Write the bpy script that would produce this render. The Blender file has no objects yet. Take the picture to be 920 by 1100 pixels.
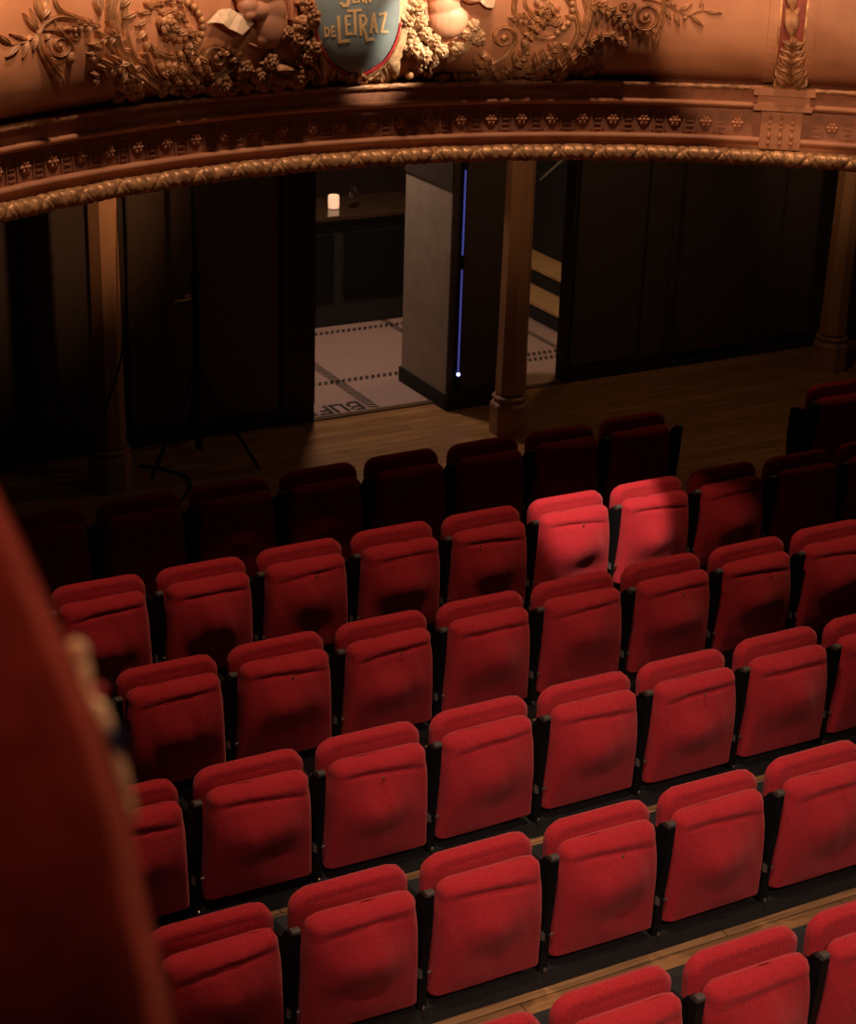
import bpy, math, random
import numpy as np
from mathutils import Vector, Matrix
random.seed(7)
C = bpy.context.scene.collection
PI = math.pi

# ------------------------------------------------------------------ camera
FPX = 1971.9
PITCH, ROLL, YAW = 0.39924, 0.032376, 0.503296
CAMZ = 4.55
fw = Vector((math.sin(YAW)*math.cos(PITCH), math.cos(YAW)*math.cos(PITCH), -math.sin(PITCH)))
r0 = Vector((math.cos(YAW), -math.sin(YAW), 0)); u0 = r0.cross(fw)
rt = r0*math.cos(ROLL)+u0*math.sin(ROLL); up = -r0*math.sin(ROLL)+u0*math.cos(ROLL)
EYE = Vector((0, 0, CAMZ))
cd = bpy.data.cameras.new('camera'); cam = bpy.data.objects.new('camera', cd); C.objects.link(cam)
M = Matrix.Identity(4)
for i in range(3):
    M[i][0] = rt[i]; M[i][1] = up[i]; M[i][2] = -fw[i]; M[i][3] = EYE[i]
cam.matrix_world = M
cd.sensor_fit = 'HORIZONTAL'; cd.sensor_width = 24; cd.lens = FPX/920*24
cd.clip_start = 0.05; cd.clip_end = 100
cd.dof.use_dof = True; cd.dof.focus_distance = 7.6; cd.dof.aperture_fstop = 4.5
bpy.context.scene.camera = cam

def ray(x, y):
    return fw + rt*((x-460)/FPX) - up*((y-550)/FPX)
def onZ(x, y, z=0.0):
    d = ray(x, y); return EYE + d*((z-CAMZ)/d.z)
def onY(x, y, Y):
    d = ray(x, y); return EYE + d*(Y/d.y)

# ------------------------------------------------------------------ materials
MATS = {}
def mat(name, col, rough=0.6, metal=0.0, var=0.0, scale=8.0, bump=0.0, bscale=60.0, sheen=0.0, spec=0.5, coat=0.0, emit=None, estr=0.0, stretch=(1, 1, 1), col2=None, sheen_tint=None):
    if name in MATS: return MATS[name]
    m = bpy.data.materials.new(name); m.use_nodes = True
    nt = m.node_tree; b = nt.nodes['Principled BSDF']
    b.inputs['Base Color'].default_value = (*col, 1)
    b.inputs['Roughness'].default_value = rough
    b.inputs['Metallic'].default_value = metal
    b.inputs['Specular IOR Level'].default_value = spec
    b.inputs['Coat Weight'].default_value = coat
    if sheen:
        b.inputs['Sheen Weight'].default_value = sheen; b.inputs['Sheen Roughness'].default_value = 0.45
        if sheen_tint: b.inputs['Sheen Tint'].default_value = (*sheen_tint, 1)
    if emit:
        b.inputs['Emission Color'].default_value = (*emit, 1); b.inputs['Emission Strength'].default_value = estr
    if var or bump or col2:
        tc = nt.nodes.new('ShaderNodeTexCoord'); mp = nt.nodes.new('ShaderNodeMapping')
        mp.inputs['Scale'].default_value = stretch
        nt.links.new(tc.outputs['Object'], mp.inputs['Vector'])
        if var or col2:
            n = nt.nodes.new('ShaderNodeTexNoise'); n.inputs['Scale'].default_value = scale; n.inputs['Detail'].default_value = 6
            nt.links.new(mp.outputs['Vector'], n.inputs['Vector'])
            rp = nt.nodes.new('ShaderNodeValToRGB')
            rp.color_ramp.elements[0].position = 0.3; rp.color_ramp.elements[1].position = 0.7
            c2 = col2 or col
            rp.color_ramp.elements[0].color = (*[max(0, c*(1-var)) for c in c2], 1)
            rp.color_ramp.elements[1].color = (*[min(1, c*(1+var)) for c in col], 1)
            nt.links.new(n.outputs['Fac'], rp.inputs['Fac'])
            nt.links.new(rp.outputs['Color'], b.inputs['Base Color'])
        if bump:
            n2 = nt.nodes.new('ShaderNodeTexNoise'); n2.inputs['Scale'].default_value = bscale; n2.inputs['Detail'].default_value = 3
            nt.links.new(mp.outputs['Vector'], n2.inputs['Vector'])
            bp = nt.nodes.new('ShaderNodeBump'); bp.inputs['Strength'].default_value = bump; bp.inputs['Distance'].default_value = 0.004
            nt.links.new(n2.outputs['Fac'], bp.inputs['Height']); nt.links.new(bp.outputs['Normal'], b.inputs['Normal'])
    MATS[name] = m
    return m

velvet = mat('red_seat_fabric', (0.46, 0.024, 0.030), 0.85, var=0.34, scale=210, bump=1.0, bscale=230, sheen=0.42, spec=0.12, sheen_tint=(1, 0.40, 0.36))
blackm = mat('black_frame_paint', (0.006, 0.007, 0.007), 0.6, spec=0.2)
armwood = mat('dark_arm_wood', (0.075, 0.065, 0.05), 0.6, var=0.3, scale=30)
steel = mat('worn_steel', (0.30, 0.27, 0.21), 0.4, metal=0.8)
brass = mat('brass', (0.75, 0.55, 0.28), 0.35, metal=0.9)
riser_and_shade = mat('charcoal_riser_and_shade', (0.018, 0.019, 0.017), 0.8, var=0.2, scale=60)
fascia = mat('terracotta_gold_paint', (0.56, 0.25, 0.125), 0.55, var=0.12, scale=5, bump=0.12, bscale=40, col2=(0.52, 0.215, 0.10))
fascia_dark = mat('maroon_brown_paint', (0.36, 0.15, 0.08), 0.6, var=0.2, scale=25, bump=0.3, bscale=120)
gilt = mat('aged_gilt', (0.66, 0.36, 0.15), 0.42, metal=0.35, var=0.3, scale=25, bump=0.3, bscale=120, col2=(0.42, 0.20, 0.09))
relief = mat('bronzed_plaster', (0.52, 0.25, 0.11), 0.5, metal=0.1, var=0.25, scale=22, bump=0.4, bscale=110, col2=(0.33, 0.16, 0.07))
relief_pale = mat('pale_gilt_and_lit_plaster', (0.72, 0.47, 0.26), 0.5, metal=0.1, var=0.2, scale=30, bump=0.3, bscale=110, col2=(0.55, 0.30, 0.14))  # own colour of the gilt plate and carving, painted spotlight on right-hand relief
flesh = mat('flesh_tinted_plaster', (0.62, 0.30, 0.17), 0.5, var=0.12, scale=12)
page = mat('page_plaster', (0.78, 0.58, 0.38), 0.6, var=0.15, scale=40)
shieldm = mat('blue_grey_enamel', (0.20, 0.27, 0.28), 0.34, var=0.25, scale=9, coat=0.3, col2=(0.30, 0.34, 0.33), bump=.3, bscale=30)
letterm = mat('gold_letter_paint', (0.80, 0.56, 0.27), 0.45, var=0.12, scale=30)
redtrim = mat('crimson_trim', (0.55, 0.04, 0.05), 0.35)
redfield = mat('oxblood_paint', (0.28, 0.05, 0.03), 0.6, var=0.2, scale=20)
colm = mat('column_tan_paint', (0.36, 0.19, 0.095), 0.5, var=0.18, scale=6, bump=0.15, bscale=50, stretch=(1, 1, .25))
wallm = mat('dark_umber_wall', (0.050, 0.032, 0.022), 0.8, var=0.2, scale=40, bump=0.2, bscale=200)
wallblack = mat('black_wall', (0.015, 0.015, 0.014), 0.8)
panelgrey = mat('linen_panel', (0.40, 0.33, 0.255), 0.6, var=0.12, scale=7, bump=0.2, bscale=250)
stairm = mat('stair_stone', (0.55, 0.36, 0.16), 0.6, var=0.1, scale=8)

def floor_wood():
    m = bpy.data.materials.new('honey_board_floor'); m.use_nodes = True
    nt = m.node_tree; b = nt.nodes['Principled BSDF']; L = nt.links
    tc = nt.nodes.new('ShaderNodeTexCoord')
    br = nt.nodes.new('ShaderNodeTexBrick'); br.inputs['Scale'].default_value = 1.0
    br.inputs['Brick Width'].default_value = 1.6; br.inputs['Row Height'].default_value = 0.095
    br.inputs['Mortar Size'].default_value = 0.0025; br.offset = 0.37
    br.inputs['Color1'].default_value = (0.50, 0.29, 0.12, 1); br.inputs['Color2'].default_value = (0.36, 0.19, 0.075, 1)
    br.inputs['Mortar'].default_value = (0.05, 0.025, 0.012, 1)
    L.new(tc.outputs['Object'], br.inputs['Vector'])
    mp = nt.nodes.new('ShaderNodeMapping'); mp.inputs['Scale'].default_value = (1.2, 22, 1)
    L.new(tc.outputs['Object'], mp.inputs['Vector'])
    n = nt.nodes.new('ShaderNodeTexNoise'); n.inputs['Scale'].default_value = 3; n.inputs['Detail'].default_value = 8
    L.new(mp.outputs['Vector'], n.inputs['Vector'])
    mx = nt.nodes.new('ShaderNodeMix'); mx.data_type = 'RGBA'; mx.blend_type = 'MULTIPLY'; mx.inputs['Factor'].default_value = 0.8
    rp = nt.nodes.new('ShaderNodeValToRGB'); rp.color_ramp.elements[0].color = (0.45, 0.42, 0.38, 1); rp.color_ramp.elements[1].color = (1.3, 1.25, 1.2, 1)
    rp.color_ramp.elements[0].position = .3; rp.color_ramp.elements[1].position = .7
    L.new(n.outputs['Fac'], rp.inputs['Fac'])
    L.new(br.outputs['Color'], mx.inputs[6]); L.new(rp.outputs['Color'], mx.inputs[7])
    L.new(mx.outputs[2], b.inputs['Base Color'])
    b.inputs['Roughness'].default_value = 0.38
    return m
def mosaic_mat():
    m = bpy.data.materials.new('pale_mosaic'); m.use_nodes = True
    nt = m.node_tree; b = nt.nodes['Principled BSDF']; L = nt.links
    tc = nt.nodes.new('ShaderNodeTexCoord')
    v = nt.nodes.new('ShaderNodeTexVoronoi'); v.inputs['Scale'].default_value = 70
    L.new(tc.outputs['Object'], v.inputs['Vector'])
    rp = nt.nodes.new('ShaderNodeValToRGB')
    rp.color_ramp.elements[0].color = (0.54, 0.39, 0.34, 1); rp.color_ramp.elements[1].color = (0.42, 0.30, 0.265, 1)
    L.new(v.outputs['Distance'], rp.inputs['Fac']); L.new(rp.outputs['Color'], b.inputs['Base Color'])
    b.inputs['Roughness'].default_value = 0.45
    return m
woodf = floor_wood(); mosm = mosaic_mat()
tess = mat('black_tesserae', (0.03, 0.028, 0.025), 0.5)

# ------------------------------------------------------------------ mesh builder
class MB:
    def __init__(s): s.v = []; s.f = []; s.mi = []; s.cur = 0
    def add(s, vs, fs):
        o = len(s.v); s.v += [tuple(v) for v in vs]; s.f += [tuple(i+o for i in f) for f in fs]; s.mi += [s.cur]*len(fs)
    def box(s, x0, x1, y0, y1, z0, z1, T=None):
        vs = [Vector((x, y, z)) for x in (x0, x1) for y in (y0, y1) for z in (z0, z1)]
        if T: vs = [T(v) for v in vs]
        s.add(vs, [(0, 1, 3, 2), (4, 6, 7, 5), (0, 4, 5, 1), (2, 3, 7, 6), (0, 2, 6, 4), (1, 5, 7, 3)])
    def rings(s, rings, cap=True, closed=True):
        n = len(rings[0]); vs = [p for r in rings for p in r]; fs = []
        for i in range(len(rings)-1):
            for j in range(n if closed else n-1):
                k = (j+1) % n
                fs.append((i*n+j, i*n+k, (i+1)*n+k, (i+1)*n+j))
        if cap and closed:
            fs.append(tuple(reversed(range(n)))); fs.append(tuple((len(rings)-1)*n+j for j in range(n)))
        s.add(vs, fs)
    def tube(s, pts, rad, n=8, squash=None, cap=True):
        pts = [Vector(p) for p in pts]
        if not hasattr(rad, '__len__'): rad = [rad]*len(pts)
        rs = []; prev = None
        for i, p in enumerate(pts):
            t = (pts[min(i+1, len(pts)-1)]-pts[max(i-1, 0)])
            t = t.normalized() if t.length > 1e-9 else Vector((0, 0, 1))
            if prev is None:
                a = Vector((0, 0, 1)) if abs(t.z) < .9 else Vector((1, 0, 0))
                nrm = (a-t*a.dot(t)).normalized()
            else:
                nrm = prev-t*prev.dot(t); nrm = nrm.normalized() if nrm.length > 1e-6 else prev
            prev = nrm; b = t.cross(nrm)
            rs.append([p+(nrm*math.cos(2*PI*j/n)+b*math.sin(2*PI*j/n))*rad[i] for j in range(n)])
        s.rings(rs, cap)
    def lathe(s, prof, c=(0, 0, 0), n=24, phase=0):
        c = Vector(c)
        s.rings([[c+Vector((r*math.cos(2*PI*j/n+phase), r*math.sin(2*PI*j/n+phase), z)) for j in range(n)] for r, z in prof])
    def ball(s, c, rx, ry=None, rz=None, n=10, m=7, R=None):
        c = Vector(c); ry = ry or rx; rz = rz or rx; rs = []
        for i in range(m+1):
            a = -PI/2+PI*(i+.001)/(m+.002)
            ring = []
            for j in range(n):
                v = Vector((rx*math.cos(a)*math.cos(2*PI*j/n), ry*math.cos(a)*math.sin(2*PI*j/n), rz*math.sin(a)))
                if R: v = R @ v
                ring.append(c+v)
            rs.append(ring)
        s.rings(rs)
    def build(s, name, m, parent=None, smooth=True, loc=None, bevel=0):
        me = bpy.data.meshes.new(name); me.from_pydata(s.v, [], s.f)
        ms = m if isinstance(m, (list, tuple)) else [m]
        for q in ms: me.materials.append(q)
        me.polygons.foreach_set('material_index', s.mi)
        me.update()
        o = bpy.data.objects.new(name, me); C.objects.link(o)
        me.polygons.foreach_set('use_smooth', [smooth]*len(me.polygons))
        import bmesh
        bm = bmesh.new(); bm.from_mesh(me); bmesh.ops.recalc_face_normals(bm, faces=bm.faces)
        if smooth:
            for e in bm.edges:
                if len(e.link_faces) == 2 and e.calc_face_angle(0) > 0.75: e.smooth = False
        bm.to_mesh(me); bm.free()
        if parent: o.parent = parent
        if loc: o.location = loc
        if bevel:
            b = o.modifiers.new('bevel', 'BEVEL'); b.width = bevel; b.segments = 2; b.limit_method = 'ANGLE'
        return o
def empty(name, loc=(0, 0, 0), rz=0):
    o = bpy.data.objects.new(name, None); C.objects.link(o); o.location = loc; o.rotation_euler = (0, 0, rz); o.empty_display_size = .1
    return o
def tag(o, label, cat, group=None):
    o['label'] = label; o['category'] = cat
    if group: o['group'] = group
    return o
def struct(o, label=None, cat=None):
    o['kind'] = 'structure'
    if label: o['label'] = label
    if cat: o['category'] = cat
    return o

# ------------------------------------------------------------------ seats
PITCHX = 0.54; X0 = 2.2401; YR2 = 7.7536; DY = 0.93736
def cushion(zb, zt, wb, wt, yc, th, rc, rt_, disp, nx=44, nz=54, lean=0.0, rb=.012, waist=0.0):
    mb = MB(); rings = []
    H = zt-zb
    for i in range(nz+1):
        q = i/nz
        # denser near top and bottom
        v = 0.5-0.5*math.cos(PI*q) if False else q
        z = zb+H*v
        w = wb+(wt-wb)*v
        w -= waist*math.exp(-((v-.88)/.10)**2)
        dt = zt-z; db = z-zb
        if dt < rc: w -= rc-math.sqrt(max(0, rc*rc-(rc-dt)**2))
        if db < rb: w -= rb-math.sqrt(max(0, rb*rb-(rb-db)**2))
        t = th/2
        if dt < rt_: t *= math.sqrt(max(0.0004, 1-((rt_-dt)/rt_)**2))
        if db < rb: t *= 0.6+0.4*math.sqrt(max(0, 1-((rb-db)/rb)**2))
        y0 = yc+lean*v
        ring = []
        for j in range(nx+1):
            s = -1+2*j/nx
            x = w*s
            e = max(0, (abs(s)-.86)/.14)
            yy = -t*(1-0.55*e**2.4)
            yy -= disp(s, v)*(1-e**2)
            ring.append(Vector((x, y0+yy, z)))
        for j in range(13):
            s = 1-2*j/12
            e = max(0, (abs(s)-.8)/.2)
            ring.append(Vector((w*s*.995, y0+t*(1-.5*e**2), z)))
        rings.append(ring)
    mb.rings(rings)
    return mb
def seat_disp(k):
    rr = random.Random(k)
    cx = rr.uniform(-.15, .15); cz = rr.uniform(.50, .64); amp = rr.uniform(.030, .046); dx = rr.uniform(-.2, .3)
    dz = rr.uniform(.24, .34); da = rr.uniform(.008, .024); tl = rr.uniform(-.03, .03); cr = rr.uniform(.004, .009)
    sxw = rr.uniform(.5, .72); szw = rr.uniform(.18, .27); sec = rr.uniform(-.4, .4); wv = rr.uniform(0, 6)
    def f(s, v):
        edge = (1-abs(s)**4)*(1-abs(2*v-1)**6)
        base = .044*(1-(2*v-1.0)**2)*(1-.5*s*s)
        d = amp*math.exp(-((s-cx)/sxw)**2-((v-cz)/szw)**2)
        d -= da*math.exp(-((s-dx)/.6)**2-((v-dz)/.17)**2)
        d += .004*math.exp(-((s+dx)/.5)**2-((v-dz+.14)/.12)**2)
        d += .004*math.sin(3.1*s+wv+5*v)+.002*math.sin(7*s-wv+9*v)+.0012*math.sin(15*s+9*v+wv)
        vc = .865+tl*s-.03*s*s
        d -= cr*1.7*math.exp(-((v-vc)/.016)**2)*max(0, 1-abs(s-.1)**3)
        d += .006*math.exp(-((v-vc-.055)/.035)**2)
        return base+(d*edge if v < .9 else d*(1-abs(s)**4))
    return f
def back_disp(s, v):
    return .008*math.exp(-((v-.5)/.3)**2-(s/.6)**2)-.007*math.exp(-((v-.925)/.012)**2)*max(0, 1-abs(s)**3)
pan_mesh = []
NV = 9
tmp = []
for k in range(NV):
    o = cushion(.148, .650, .240, .223, .048, .080, .055, .042, seat_disp(k+3), waist=.008, rb=.005).build('seat_cushion', velvet)
    pan_mesh.append(o.data); bpy.data.objects.remove(o)
o = cushion(.15, .708, .232, .238, .119, .075, .085, .042, back_disp, lean=.012, nx=30, nz=44).build('backrest', velvet); back_mesh = o.data; bpy.data.objects.remove(o)
# side frame (one at each armrest line)
def frame_meshes():
    a = MB()
    prof = [(-.008, .622), (.05, .620), (.09, .56), (.225, .54), (.235, .35), (.215, .10), (.03, .10), (.022, .30), (.004, .45)]
    for sx in (-1,):
        vs = [Vector((-.017, y, z)) for y, z in prof]+[Vector((.017, y, z)) for y, z in prof]
        n = len(prof)
        a.add(vs, [tuple(range(n)), tuple(reversed(range(n, 2*n)))]+[(i, (i+1) % n, (i+1) % n+n, i+n) for i in range(n)])
    a.box(-.013, .013, .045, .20, .086, .11)
    b = MB()
    rs = []
    for y, w, z0, z1 in [(-.012, .013, .630, .638), (-.009, .016, .626, .643), (.0, .017, .624, .645), (.020, .017, .624, .643), (.030, .014, .62, .634)]:
        rs.append([Vector((x*w, y, z0 if zz == 0 else z1)) for x, zz in ((-1, 0), (-1.05, .0), (-1, 1), (-.7, 1), (.7, 1), (1, 1), (1.05, 0), (1, 0))])
    b.rings(rs)
    c = MB()
    c.add([(-.026, .020, .255), (-.012, .012, .250), (-.012, .014, .285), (-.024, .024, .295), (-.026, .032, .255), (-.012, .030, .250), (-.012, .030, .285), (-.024, .034, .295)], [(0, 1, 2, 3), (4, 7, 6, 5), (0, 4, 5, 1), (1, 5, 6, 2), (2, 6, 7, 3), (3, 7, 4, 0)])
    c.tube([(.012, .016, .268), (.027, .022, .268)], .006, 8)
    d = MB(); d.tube([(0, .020, .105), (0, .014, .118)], [.007, .004], 10)
    return a, b, c, d
fa, fb, fc, fd = frame_meshes()
def data_of(mb, name, m, smooth=True):
    o = mb.build(name, m, smooth=smooth); d = o.data; bpy.data.objects.remove(o); return d
FR = data_of(fa, 'side_frame', blackm, False); AR = data_of(fb, 'armrest', armwood); HG = data_of(fc, 'hinge_bracket', steel, False); BT = data_of(fd, 'floor_bolt', steel)
studmb = MB(); studmb.lathe([(.0065, 0), (.0065, .002), (.004, .0035), (.0005, .004)], n=16); ST = data_of(studmb, 'number_stud', brass)

def child(name, data, parent, loc=(0, 0, 0), rot=(0, 0, 0)):
    o = bpy.data.objects.new(name, data); C.objects.link(o); o.parent = parent; o.location = loc; o.rotation_euler = rot
    return o
ORD = ['first', 'second', 'third', 'fourth', 'fifth', 'sixth', 'seventh', 'eighth', 'ninth', 'tenth']
rows = {1: list(range(0, 8))+[10], 2: list(range(0, 10)), 3: list(range(0, 8)), 4: list(range(-1, 7)), 5: list(range(-1, 5)), 6: list(range(0, 4))}
ROWTXT = {1: 'the unlit back row', 2: 'the second row from the back', 3: 'the third row from the back', 4: 'the fourth row from the back',
          5: 'the fifth row from the back', 6: 'the nearest row at the bottom'}
studs = {(2, 1): (.0, .545), (2, 2): (.03, .555), (2, 3): None, (2, 4): (-.09, .56), (2, 5): (.02, .555), (3, 1): (.01, .55), (3, 2): (.03, .56), (3, 5): (.02, .55), (3, 6): (.05, .54), (4, 1): (-.01, .545),
         (4, 4): (.01, .56), (3, 0): None, (5, 2): (.03, .545), (4, -1): (-.02, .53)}
special = {(2, 5): 'in the second row from the back, its backrest top spotlit', (2, 6): 'in the second row from the back, whose front glows brightest',
           (1, 7): 'at the right end of the unlit back row beside the aisle gap', (1, 10): 'alone right of the back-row aisle gap'}
for r in sorted(rows):
    Y = YR2-(r-2)*DY
    ns = rows[r]
    for idx, n in enumerate(ns):
        rn = random.Random(r*100+n)
        e = empty('theatre_seat', (X0+n*PITCHX+PITCHX/2, Y, 0), 0)
        if (r, n) in special: lab = 'red tipped-up seat ' + special[(r, n)]
        else:
            left_count = idx
            lab = f'red tipped-up seat, {ORD[left_count]} from left in {ROWTXT[r]}'
        tag(e, lab, 'theatre seat', 'folded red seats in rows')
        child('backrest', back_mesh, e, (rn.uniform(-.003, .003), rn.uniform(-.003, .006), rn.uniform(-.005, .003)), (rn.uniform(-.012, .012), rn.uniform(-.006, .006), rn.uniform(-.01, .01)))
        cu = child('seat_cushion', pan_mesh[(n*2+r*5) % NV], e, (rn.uniform(-.003, .003), rn.uniform(-.008, .006), 0), (rn.uniform(-.012, .012), rn.uniform(-.010, .010), rn.uniform(-.02, .02)))
        sx = -PITCHX/2
        child('side_frame', FR, e, (sx, 0, 0)); child('armrest', AR, e, (sx, 0, 0))
        child('hinge_bracket', HG, e, (sx, 0, 0)); child('floor_bolt', BT, e, (sx, 0, 0))
        if n+1 not in ns:
            child('side_frame', FR, e, (-sx, 0, 0)); child('armrest', AR, e, (-sx, 0, 0))
        if studs.get((r, n)):
            px, pz = studs[(r, n)]
            child('number_stud', ST, cu, (px, -.030, pz+.025), (PI/2, 0, 0))
    # plinth
    x1 = X0+ns[-1]*PITCHX+PITCHX
    if r == 1: segs = [(X0-1.1, X0+8*PITCHX+.03), (X0+10*PITCHX-.03, X0+12*PITCHX)]
    else: segs = [(X0-1.8, X0+10.5*PITCHX)]
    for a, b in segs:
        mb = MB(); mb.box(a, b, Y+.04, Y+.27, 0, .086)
        if r > 1: mb.box(a, b, Y+.25, Y+(.85 if r == 6 else .92), 0, .012)  # thin dark sheet on the boards, standing in for the seat backs' shadow
        struct(mb.build('trim_%d' % (r if a < 5 else 7), riser_and_shade, bevel=.004, smooth=False))

# ------------------------------------------------------------------ room
def slab(name, x0, x1, y0, y1, z0, z1, m, **k):
    mb = MB(); mb.box(x0, x1, y0, y1, z0, z1); return struct(mb.build(name, m, smooth=False, **k))
YW = 11.28
slab('floor', -4, 16, -2, YW+.02, -.1, 0, woodf)
slab('floor_mosaic', -4, 16, YW+.02, 20, -.1, .004, mosm)
XL = onZ(330, 447).x; XP = onZ(455, 432).x
P0 = onZ(478, 432)   # near bottom of grey panel
xa = XL
xpan1 = onY(440, 300, YW+.35).x
xR0 = onY(542, 400, YW).x; xR1 = onY(607, 405, YW).x
HZ = 2.25
slab('wall_back', -4, xa, YW, YW+.14, 0, 3.1, wallm)
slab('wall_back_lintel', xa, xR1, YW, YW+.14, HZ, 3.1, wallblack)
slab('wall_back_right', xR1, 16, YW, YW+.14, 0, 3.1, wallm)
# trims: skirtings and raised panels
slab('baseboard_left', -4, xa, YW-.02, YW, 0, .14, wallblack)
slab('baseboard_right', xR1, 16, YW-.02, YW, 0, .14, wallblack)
def px_x(px, py=330): return onY(px, py, YW).x
# pier between the openings
xp0 = px_x(500, 300); xp1 = px_x(545, 300)
P_near = onZ(478, 440); P_far = onZ(431, 410)
# grey angled panel as a real leaf
e = empty('display_partition', (P_near.x, P_near.y, 0))
tag(e, 'grey linen-faced partition with black base beside the buffet doorway', 'partition')
ang = math.atan2(P_far.y-P_near.y, P_far.x-P_near.x); Lp = (P_far-P_near).length
e.rotation_euler = (0, 0, ang)
PT = onY(486, 205, P_near.y).z
mb = MB(); mb.box(0, Lp, -.05, 0, .12, PT); mb.build('linen_face', panelgrey, e, smooth=False)
mb = MB(); mb.box(-.01, Lp+.02, -.06, .012, 0, .12); mb.build('base_rail', wallblack, e, smooth=False)
mb = MB(); mb.box(-.01, Lp+.01, -.055, .008, PT, 2.6); mb.build('head_board', wallm, e, smooth=False)
pier = MB(); xq = P_near.x
pier.box(xq+.0, xp1, P_near.y-.02, YW+.5, 0, 3.1)
o = struct(pier.build('wall_pier', wallm, smooth=False))
slab('baseboard_pier', xq-.01, xp1+.01, P_near.y-.04, P_near.y-.02, 0, .14, wallblack)
ypf = P_near.y-.02
# light tube
e = empty('light_tube', (0, 0, 0))
tag(e, 'thin vertical blue-violet light tube in two lengths on dark pier', 'lamp')
tubeblue = mat('blue_tube_glow', (.05, .05, .2), .3, emit=(.085, .09, .40), estr=.55)
tubetip = mat('blue_white_tip', (.3, .3, .8), .3, emit=(.5, .6, 1.0), estr=3.0)
yt = ypf-.02
t1 = onY(500.5, 183, yt); t2 = onY(498, 274, yt); t3 = onY(497, 290, yt); t4 = onY(492.5, 402, yt)
xt = (t1.x+t4.x)/2
for a, b in ((t1, t2), (t3, t4)):
    m_ = MB(); m_.tube([(xt, yt, b.z), (xt, yt, a.z)], .0065, 12); m_.build('tube', tubeblue, e)
m_ = MB(); m_.ball((xt, yt-.003, t4.z), .014); m_.build('tube_end', tubetip, e)
m_ = MB(); m_.box(xt-.022, xt+.022, yt+.008, yt+.0215, 0.14, t1.z+.2); m_.build('backing_strip', blackm, e, smooth=False)
# back wall raised panels on right wall
k = 3
for a, b, d in ((614, 684, .03), (688, 712, .03), (722, 798, .07), (830, 905, .04)):
    slab('trim_back_%d' % k, px_x(a), px_x(b), YW-d, YW, .14, 3.0, wallm); k += 1
slab('trim_back_9', px_x(302), XL, YW-.03, YW, .14, 3.0, wallm)
# double door on left wall
e = empty('door_1', (px_x(136), YW, 0)); struct(e)
w1 = px_x(207)-px_x(136); w2 = px_x(296)-px_x(136)
doorm = mat('brown_door', (0.075, 0.045, 0.028), 0.6, var=.15, scale=20)
m_ = MB(); m_.box(.0, w1-.01, -.035, -.0, .14, 2.3); m_.build('door_leaf', doorm, e, smooth=False)
m_ = MB(); m_.box(w1+.01, w2, -.035, -.0, .14, 2.3); m_.build('door_leaf', doorm, e, smooth=False)
hp = onY(203, 320, YW-.06)
hx = hp.x-px_x(136)
m_ = MB(); m_.tube([(hx, -.035, hp.z), (hx, -.075, hp.z), (hx-.02, -.085, hp.z), (hx-.11, -.085, hp.z-.005)], .008, 8)
m_.tube([(hx, -.035, hp.z), (hx, -.04, hp.z)], .022, 14); m_.build('door_handle', brass, e)

# balcony slab + columns
BC = Vector((3.7026, 4.2511)); BR = 3.5553; ZB = 2.65
def arc(th, r, z): return Vector((BC.x+r*math.sin(th), BC.y+r*math.cos(th), z))
TH0, TH1 = math.radians(-88), math.radians(96)

# profile (outward offset toward the hall, z)
def sampler(pts):
    xs = [p[1] for p in pts]; ys = [p[0] for p in pts]
    return lambda z: float(np.interp(z, xs, ys))
belly_pts = [(-.115, 3.035), (-.08, 3.045), (-.03, 3.062), (.01, 3.088), (.045, 3.13), (.072, 3.185), (.087, 3.26), (.09, 3.34), (.08, 3.45), (.055, 3.6), (.02, 3.78), (-.02, 3.95)]
# smooth the belly
def smooth_prof(pts, n=60):
    z = np.linspace(pts[0][1], pts[-1][1], n)
    a = np.interp(z, [p[1] for p in pts], [p[0] for p in pts])
    for _ in range(3): a[1:-1] = (a[:-2]+2*a[1:-1]+a[2:])/4
    return list(zip(a, z))
belly = smooth_prof(belly_pts)
boff = sampler(belly)
def sweep(prof, th0=TH0, th1=TH1, n=200, closed=False):
    mb = MB()
    mb.rings([[arc(th0+(th1-th0)*i/n, BR-o, z) for o, z in prof] for i in range(n+1)], cap=closed, closed=closed)
    return mb
bal = empty('balcony', (BC.x, BC.y+BR, 2.65)); tag(bal, 'curved balcony front with gilded scroll relief, rosette frieze and twisted rope edge', 'balcony')
def bpart(mb, name, m, parent=None, smooth=True):
    o = mb.build(name, m, None, smooth)
    par = parent or bal
    o.parent = par
    off = Vector((0, 0, 0)); q = par
    while q: off += q.location; q = q.parent
    o.location = -off
    return o
bpart(sweep(belly), 'front_panel', fascia)
# cornice below the belly
bpart(sweep([(-.115, 3.035), (-.02, 3.035), (-.02, 3.03), (-.005, 3.026), (.0, 3.02), (-.015, 3.0), (-.015, 2.955), (-.03, 2.95)]), 'dark_band', fascia_dark)
bpart(sweep([(-.03, 2.955), (-.004, 2.955), (.006, 2.948), (.007, 2.94), (-.006, 2.925), (-.032, 2.92)]), 'upper_fillet', fascia)
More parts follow.
